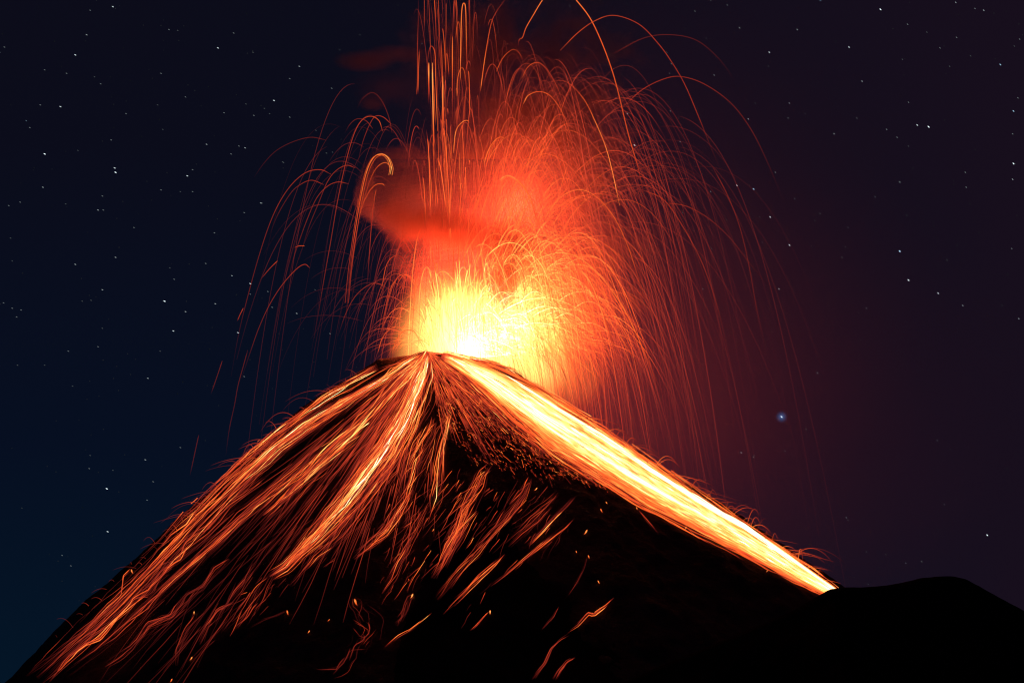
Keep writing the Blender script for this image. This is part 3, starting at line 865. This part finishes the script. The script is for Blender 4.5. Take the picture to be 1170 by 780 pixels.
# ------------------------------------------------------------------ volumes: fire fountain, smoke, haze
def box_obj(name, lo, hi, mat):
    (x0, y0, z0), (x1, y1, z1) = lo, hi
    V = [(x0, y0, z0), (x1, y0, z0), (x1, y1, z0), (x0, y1, z0), (x0, y0, z1), (x1, y0, z1), (x1, y1, z1), (x0, y1, z1)]
    Fa = [(0, 3, 2, 1), (4, 5, 6, 7), (0, 1, 5, 4), (1, 2, 6, 5), (2, 3, 7, 6), (3, 0, 4, 7)]
    return mesh_obj(name, V, Fa, mat)


def vnode(t, op, a, b=None):
    n = t.nodes.new('ShaderNodeVectorMath'); n.operation = op
    if hasattr(a, 'is_output') or hasattr(a, 'links'): t.links.new(a, n.inputs[0])
    else: n.inputs[0].default_value = a
    if b is not None: 
        if hasattr(b, 'links'): t.links.new(b, n.inputs[1])
        else: n.inputs[1].default_value = b
    return n


def mnode(t, op, a, b=None, clamp=False):
    n = t.nodes.new('ShaderNodeMath'); n.operation = op; n.use_clamp = clamp
    for i, v in enumerate((a, b)):
        if v is None: continue
        if hasattr(v, 'links'): t.links.new(v, n.inputs[i])
        else: n.inputs[i].default_value = v
    return n.outputs[0]


def blob_field(t, blobs, P):
    """soft maximum of ellipsoids: (px, py, Y, rx, ry, rz in metres, weight)"""
    acc = None
    for (px, py, Y, rx, ry, rz, wt) in blobs:
        c = at(px, py, Y)
        d = vnode(t, 'SUBTRACT', P, tuple(c)); s = vnode(t, 'MULTIPLY', d.outputs[0], (1 / rx, 1 / ry, 1 / rz))
        l = vnode(t, 'LENGTH', s.outputs[0])
        v = mnode(t, 'SUBTRACT', 1.0, l.outputs['Value'], clamp=True)
        v = mnode(t, 'MULTIPLY', v, wt)
        acc = v if acc is None else mnode(t, 'ADD', acc, v)
    return acc


def vol_mat(name, blobs, scatter=None, density=0.01, emis=None, estr=0.0, nscale=.02, namp=.5, nstretch=(1, 1, 1), thr=0.0, power=1.0, aniso=0.0):
    m, t = new_mat(name)
    o_ = t.nodes.new('ShaderNodeOutputMaterial')
    tc = t.nodes.new('ShaderNodeTexCoord')
    P = tc.outputs['Object']
    f_ = blob_field(t, blobs, P)
    nz = t.nodes.new('ShaderNodeTexNoise'); nz.inputs['Scale'].default_value = nscale; nz.inputs['Detail'].default_value = 3.5; nz.inputs['Roughness'].default_value = .6
    sm = vnode(t, 'MULTIPLY', P, nstretch); t.links.new(sm.outputs[0], nz.inputs['Vector'])
    n0 = mnode(t, 'SUBTRACT', nz.outputs[0], 0.5); n1 = mnode(t, 'MULTIPLY', n0, namp)
    # the noise eats into the edge of the field
    g = mnode(t, 'ADD', f_, n1); g = mnode(t, 'SUBTRACT', g, thr)
    g = mnode(t, 'MAXIMUM', g, 0.0)
    inside = mnode(t, 'MULTIPLY', f_, 6.0, clamp=True)
    g = mnode(t, 'MULTIPLY', g, inside)
    if power != 1: g = mnode(t, 'POWER', g, power)
    if scatter:
        pv = t.nodes.new('ShaderNodeVolumePrincipled')
        pv.inputs['Color'].default_value = (*scatter, 1)
        pv.inputs['Anisotropy'].default_value = aniso
        t.links.new(mnode(t, 'MULTIPLY', g, density), pv.inputs['Density'])
        t.links.new(pv.outputs[0], o_.inputs['Volume'])
    else:
        e_ = t.nodes.new('ShaderNodeEmission')
        rp = t.nodes.new('ShaderNodeValToRGB'); rp.color_ramp.elements[0].color = (1, .09, .012, 1); rp.color_ramp.elements[1].color = (*emis, 1)
        rp.color_ramp.elements[0].position = .02; rp.color_ramp.elements[1].position = .75
        q_ = rp.color_ramp.elements.new(.3); q_.color = (1, .34, .05, 1)
        t.links.new(g, rp.inputs[0]); t.links.new(rp.outputs[0], e_.inputs[0])
        t.links.new(mnode(t, 'MULTIPLY', g, estr), e_.inputs[1])
        t.links.new(e_.outputs[0], o_.inputs['Volume'])
    return m


YV = D + 36
fire = vol_mat('fire_gas', [(505, 390, YV, 58, 40, 84, 1.0), (545, 392, YV, 60, 40, 76, 1.2), (602, 384, YV + 4, 50, 38, 84, 1.2), (640, 425, YV, 62, 36, 56, .45), (556, 350, YV + 6, 95, 42, 95, .22),
                            (474, 402, YV, 52, 40, 62, .16), (538, 402, YV, 23, 20, 36, 5.5)],
               emis=(1.0, .64, .15), estr=.052, nscale=.035, namp=.55, nstretch=(1, 1, .4), power=1.25)
a = at(410, 215, YV - 42); b = at(730, 500, YV + 42)
tag(box_obj('lava_fountain', (a[0], YV - 42, b[2] - 5), (b[0], YV + 42, a[2] + 10), fire), 'yellow-white glowing lava fountain standing in the crater', 'lava fountain')

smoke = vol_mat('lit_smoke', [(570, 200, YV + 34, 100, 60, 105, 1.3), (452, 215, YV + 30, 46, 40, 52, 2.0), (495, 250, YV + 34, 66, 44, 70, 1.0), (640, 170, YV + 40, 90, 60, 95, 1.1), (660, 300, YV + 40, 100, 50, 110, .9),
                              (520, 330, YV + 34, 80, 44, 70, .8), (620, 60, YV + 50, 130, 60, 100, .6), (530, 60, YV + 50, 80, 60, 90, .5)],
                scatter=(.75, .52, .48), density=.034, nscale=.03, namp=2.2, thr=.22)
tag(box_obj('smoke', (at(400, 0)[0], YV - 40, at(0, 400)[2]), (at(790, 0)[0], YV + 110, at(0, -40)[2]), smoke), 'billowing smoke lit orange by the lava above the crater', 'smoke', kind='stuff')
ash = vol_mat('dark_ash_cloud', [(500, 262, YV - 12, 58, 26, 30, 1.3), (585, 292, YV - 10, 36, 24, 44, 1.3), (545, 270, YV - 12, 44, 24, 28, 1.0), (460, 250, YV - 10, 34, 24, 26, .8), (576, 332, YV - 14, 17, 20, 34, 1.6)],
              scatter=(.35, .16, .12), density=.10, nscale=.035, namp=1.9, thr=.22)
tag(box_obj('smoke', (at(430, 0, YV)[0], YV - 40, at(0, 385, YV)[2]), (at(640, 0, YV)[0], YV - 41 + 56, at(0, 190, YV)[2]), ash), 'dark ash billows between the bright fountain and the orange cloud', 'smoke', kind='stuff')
puff = vol_mat('thin_smoke', [(415, 70, YV + 60, 36, 30, 11, 1.0), (450, 62, YV + 60, 40, 30, 10, .6), (425, 118, YV + 60, 16, 20, 9, .6), (450, 100, YV + 60, 60, 30, 30, .25)],
               scatter=(.62, .50, .48), density=.03, nscale=.03, namp=.5)
a = at(370, 30, YV + 60); b = at(500, 150, YV + 60)
tag(box_obj('smoke', (a[0], YV + 30, b[2]), (b[0], YV + 95, a[2]), puff), 'small drifting smoke shred high left of the column', 'smoke', kind='stuff')
lee = vol_mat('lee_gas', [(800, 470, YV + 180, 400, 120, 280, .9), (740, 260, YV + 180, 330, 120, 330, .8)], scatter=(.75, .6, .95), density=.0010, nscale=.006, namp=.3)
a = at(380, -60, YV + 60); b = at(1260, 700, YV + 60)
tag(box_obj('smoke', (a[0], YV + 112, b[2]), (b[0] + 60, YV + 290, a[2] + 60), lee), 'thin red-lit gas drifting right of the volcano', 'smoke', kind='stuff')

# ------------------------------------------------------------------ the light the lava gives off
def glow(name, px, py, Y, power, rad, color):
    l = bpy.data.lights.new(name, 'POINT'); l.energy = power; l.shadow_soft_size = rad; l.color = color
    o = bpy.data.objects.new(name, l); o.location = v3(at(px, py, Y)); COL.objects.link(o)


glow('lava_light', 528, 376, YV + 6, 1.1e7, 14, (1, .085, .03))
glow('lava_light', 596, 384, YV + 14, 1.3e7, 14, (1, .08, .028))
glow('lava_light', 596, 236, YV + 26, 3.2e6, 30, (1, .085, .03))

# ------------------------------------------------------------------ stars
SY = 120000.0
STAR = [(86, 63, 3), (129, 8, 2.4), (103, 12, 1.6), (99, 40, 2.0), (51, 80, 1.5), (76, 84, 1.8), (5, 54, 1.8), (0, 60, 1.4), (69, 122, 2.6), (46, 120, 1.6), (30, 138, 1.8), (34, 146, 1.8), (51, 176, 3.4),
        (131, 192, 3.0), (132, 197, 3.2), (108, 88, 1.2), (115, 96, 1.6), (193, 34, 1.7), (203, 35, 1.4), (249, 55, 2.8), (267, 38, 1.8), (289, 60, 1.3), (184, 84, 1.8), (144, 130, 1.7), (180, 120, 1.2),
        (127, 160, 1.7), (89, 172, 1.3), (186, 148, 1.4), (212, 111, 1.5), (256, 129, 1.6), (290, 132, 1.8), (281, 119, 1.3), (236, 165, 2.0), (220, 194, 1.8), (273, 167, 1.6), (280, 169, 2.2), (264, 176, 1.6),
        (49, 214, 2.0), (23, 231, 1.6), (10, 235, 1.5), (117, 224, 1.7), (75, 233, 1.3), (112, 240, 2.0), (118, 240, 1.5), (153, 260, 1.6), (214, 201, 2.5), (184, 217, 1.6), (206, 219, 1.4), (220, 219, 1.5),
        (86, 302, 2.3), (132, 294, 2.2), (117, 331, 2.2), (12, 272, 1.4), (14, 298, 1.2), (94, 344, 1.4), (104, 343, 1.3), (188, 344, 3.4), (212, 356, 2.2), (198, 378, 2.4), (246, 347, 2.2), (286, 324, 3.0),
        (265, 315, 2.2), (235, 301, 1.8), (199, 319, 1.7), (194, 306, 1.4), (245, 266, 1.7), (279, 243, 1.6), (298, 232, 2.0), (272, 380, 2.6), (14, 352, 1.7), (24, 354, 1.7), (19, 362, 1.6), (4, 346, 1.6),
        (112, 396, 1.5), (117, 375, 1.4), (78, 401, 1.6), (183, 401, 1.4), (20, 417, 1.4), (51, 417, 1.3), (169, 432, 2.2), (83, 441, 1.4), (279, 430, 1.6), (206, 511, 1.6), (102, 535, 1.8), (122, 558, 3.2),
        (166, 525, 2.2), (129, 537, 1.4), (175, 550, 1.8), (168, 571, 1.7), (103, 520, 1.2), (123, 607, 3.0), (71, 634, 1.5), (81, 646, 1.6), (168, 571, 1.4), (25, 580, 1.0), (313, 115, 2.8), (342, 76, 2.2),
        (331, 90, 1.5), (379, 101, 1.6), (331, 134, 1.8), (308, 130, 1.3), (361, 149, 1.3), (373, 175, 1.4), (324, 186, 1.2), (388, 57, 1.4), (411, 40, 1.4), (482, 50, 1.4), (302, 124, 1.3), (299, 232, 1.7),
        (323, 185, 1.2), (279, 243, 1.4), (306, 333, 1.8), (311, 351, 1.8), (339, 358, 1.9), (377, 381, 1.8), (360, 331, 1.2), (286, 336, 1.5), (380, 174, 1.2),
        (651, 7, 1.5), (767, 73, 1.8), (794, 13, 1.6), (831, 6, 1.5), (812, 1, 1.3), (845, 32, 2.2), (911, 34, 2.0), (879, 60, 2.6), (816, 86, 1.8), (807, 44, 1.4), (902, 118, 1.9), (900, 135, 1.3), (878, 76, 1.2),
        (855, 136, 2.0), (863, 118, 1.4), (766, 127, 1.5), (717, 130, 2.0), (725, 166, 3.0), (777, 162, 1.7), (762, 60, 1.2), (886, 197, 1.7), (765, 84, 1.3), (937, 0, 3.4), (1006, 11, 3.2), (970, 54, 2.4), (985, 93, 2.0),
        (953, 153, 1.9), (1092, 3, 2.0), (1114, 10, 1.6), (1124, 12, 2.2), (1037, 28, 1.6), (1093, 43, 1.8), (1059, 37, 1.2), (1074, 55, 1.5), (1109, 64, 1.4), (1085, 76, 1.4), (1143, 74, 3.0), (1165, 45, 1.7), (1159, 53, 1.3),
        (1048, 143, 2.8), (1061, 145, 4.0), (1013, 148, 1.7), (1025, 157, 1.6), (1038, 117, 1.5), (1158, 127, 2.8), (1163, 112, 1.8), (1157, 153, 1.6), (1158, 187, 3.2), (1103, 197, 1.8), (1038, 167, 1.2), (979, 135, 1.5),
        (920, 130, 1.3), (901, 135, 1.2), (1031, 68, 1.1), (842, 212, 2.4), (861, 216, 3.0), (812, 219, 1.6), (830, 251, 1.4), (880, 248, 2.6), (868, 248, 1.4), (871, 277, 1.4), (902, 280, 3.0), (927, 281, 1.3), (813, 284, 1.4),
        (858, 348, 1.4), (890, 330, 2.0), (882, 379, 1.4), (803, 330, 1.6), (908, 227, 1.5), (937, 244, 1.5), (931, 252, 1.2), (969, 260, 1.8), (966, 282, 1.8), (962, 294, 1.6), (1000, 225, 1.6), (1028, 208, 1.9), (1036, 246, 1.4),
        (1028, 287, 3.8), (1038, 320, 3.2), (1072, 335, 2.6), (1100, 349, 2.0), (1082, 297, 1.4), (1104, 214, 1.8), (1157, 205, 2.0), (1164, 364, 2.0), (1145, 349, 1.2), (990, 352, 2.0), (981, 357, 1.4), (983, 388, 1.4),
        (1156, 284, 1.5), (934, 426, 2.2), (921, 490, 1.7), (897, 515, 1.6), (1001, 420, 1.1), (1071, 503, 1.5), (1086, 513, 1.3), (967, 591, 1.7), (969, 594, 1.2), (1079, 576, 1.6), (1093, 570, 1.3), (1128, 611, 3.2),
        (847, 517, 2.0), (861, 522, 2.0), (862, 520, 1.3), (990, 630, 1.3), (1035, 643, 1.6), (1053, 641, 1.7), (1012, 633, 1.1), (992, 667, 1.2), (780, 243, 1.2)]
big_labels = {(893, 476): 'x'}


def star_mat(i, col):
    m, t = new_mat('starlight')
    o_ = t.nodes.new('ShaderNodeOutputMaterial'); em = t.nodes.new('ShaderNodeEmission')
    em.inputs[0].default_value = (*col, 1); em.inputs[1].default_value = i
    t.links.new(em.outputs[0], o_.inputs[0]); m.cycles.emission_sampling = 'NONE'
    return m


CL = [(1.0, .05), (1.35, .09), (1.75, .18), (2.3, .36), (3.0, .8), (3.5, 1.4)]
meshes = {}
TINT = {'w': (.80, .95, 1.0), 'b': (.45, .75, 1.0), 'g': (.85, .85, .85)}


def star_mesh(level, tint):
    key = (level, tint)
    if key in meshes: return meshes[key]
    import bmesh
    bm = bmesh.new(); bmesh.ops.create_icosphere(bm, subdivisions=1, radius=1.0)
    me = bpy.data.meshes.new('star'); bm.to_mesh(me); bm.free()
    me.materials.append(star_mat(CL[level][1], TINT[tint]))
    meshes[key] = me
    return me


def star(px, py, sz, label=None, group=None, tint='w', faint=None):
    lv = min(5, max(0, sum(sz > c[0] + .05 for c in CL)))
    if faint: return
    o = bpy.data.objects.new('star', star_mesh(lv, tint)); COL.objects.link(o)
    o.location = v3(at(px, py, SY))
    pxm = SY / F
    L = (.62 + .14 * sz) * pxm * .82
    o.scale = (L * 1.6, L * .6, L * .55)
    ang = math.radians(-25 if px < 600 else -45)
    o.rotation_euler = (0, -ang, 0)
    tag(o, label, 'star', group)
    return o


UNI = {(51, 176): 'brightest star of the upper left sky, standing alone', (86, 63): 'bright star in the top left sky among fainter ones', (249, 55): 'bright star high between the left corner and the column',
       (188, 344): 'bright star level with the fountain, middle of the left sky', (286, 324): 'bright star just left of the falling arcs', (122, 558): 'bright star in the low left sky, upper of two',
       (123, 607): 'bright star in the low left sky, lower of two', (313, 115): 'bright star left of the small smoke shred', (725, 166): 'bright star shining through the right shower',
       (937, 0): 'blue star cut by the top edge', (1006, 11): 'white star near the top edge, right sky', (1061, 145): 'largest white star of the upper right sky', (1048, 143): 'white star close left of the largest one',
       (1143, 74): 'blue star near the top right corner', (1158, 127): 'blue star below the corner star at the right edge', (1158, 187): 'white star at the right edge', (1028, 287): 'blue star of the middle right sky',
       (1038, 320): 'white star below the blue star of the middle right sky', (902, 280): 'white star right of the shower, lower of two', (861, 216): 'blue-white star right of the shower, upper of two',
       (1128, 611): 'white star low above the dark right hill', (131, 192): 'upper star of a close pair in the left sky', (132, 197): 'lower star of a close pair in the left sky'}
BLUE = {(937, 0), (1143, 74), (1158, 127), (1028, 287), (861, 216), (30, 138)}
seen = set()
for (px, py, sz) in STAR:
    if (px, py) in seen: continue
    seen.add((px, py))
    side = 'left' if px < 600 else 'right'
    if (px, py) in UNI: star(px, py, sz, UNI[(px, py)], 'stars', 'b' if (px, py) in BLUE else 'w')
    else:
        hi = 'upper ' if py < 220 else 'lower '
        star(px, py, sz, 'small faint star in the %s%s sky' % (hi, side), 'faint stars of the %s%s sky' % (hi, side), 'b' if (px, py) in BLUE else 'w')
# the bright planet with a soft blue halo, an emissive sphere imitating scattered light
pl = star(893, 476, 5, 'brightest point of the sky with a soft blue halo', 'stars', 'w')
pl.scale = [s_ * .9 for s_ in pl.scale]
m_h, t = new_mat('painted_star_glow')
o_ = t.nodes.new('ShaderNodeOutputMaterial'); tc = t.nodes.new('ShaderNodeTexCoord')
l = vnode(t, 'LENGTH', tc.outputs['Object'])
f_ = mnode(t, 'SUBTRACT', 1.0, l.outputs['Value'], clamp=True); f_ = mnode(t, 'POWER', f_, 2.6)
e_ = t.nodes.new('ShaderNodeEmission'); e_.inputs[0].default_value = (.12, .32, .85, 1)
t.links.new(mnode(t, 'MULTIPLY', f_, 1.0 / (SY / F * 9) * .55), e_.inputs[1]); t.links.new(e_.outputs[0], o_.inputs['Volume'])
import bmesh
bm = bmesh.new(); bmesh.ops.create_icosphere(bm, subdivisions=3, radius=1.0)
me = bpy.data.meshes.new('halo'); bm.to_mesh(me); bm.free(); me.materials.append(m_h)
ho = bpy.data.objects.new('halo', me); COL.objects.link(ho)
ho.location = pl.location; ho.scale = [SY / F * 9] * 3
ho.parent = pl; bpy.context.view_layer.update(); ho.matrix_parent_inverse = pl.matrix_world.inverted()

# faintest stars, past counting
P0 = rng.random((520, 2)) * np.array([1180, 700]) - np.array([5, 5])
V, Fa = [], []
octv = np.array([(1, 0, 0), (-1, 0, 0), (0, 1, 0), (0, -1, 0), (0, 0, 1), (0, 0, -1)], float)
octf = np.array([(0, 2, 4), (2, 1, 4), (1, 3, 4), (3, 0, 4), (2, 0, 5), (1, 2, 5), (3, 1, 5), (0, 3, 5)])
for i, (px, py) in enumerate(P0):
    c = at(px, py, SY * 1.02); r_ = SY / F * rng.uniform(.35, .75)
    V.append(octv * r_ + c); Fa.append(octf + 6 * i)
tag(mesh_obj('starfield', np.concatenate(V), np.concatenate(Fa), star_mat(.022, (.8, .9, 1.0))), 'faintest stars scattered over the whole night sky', 'stars', kind='stuff')
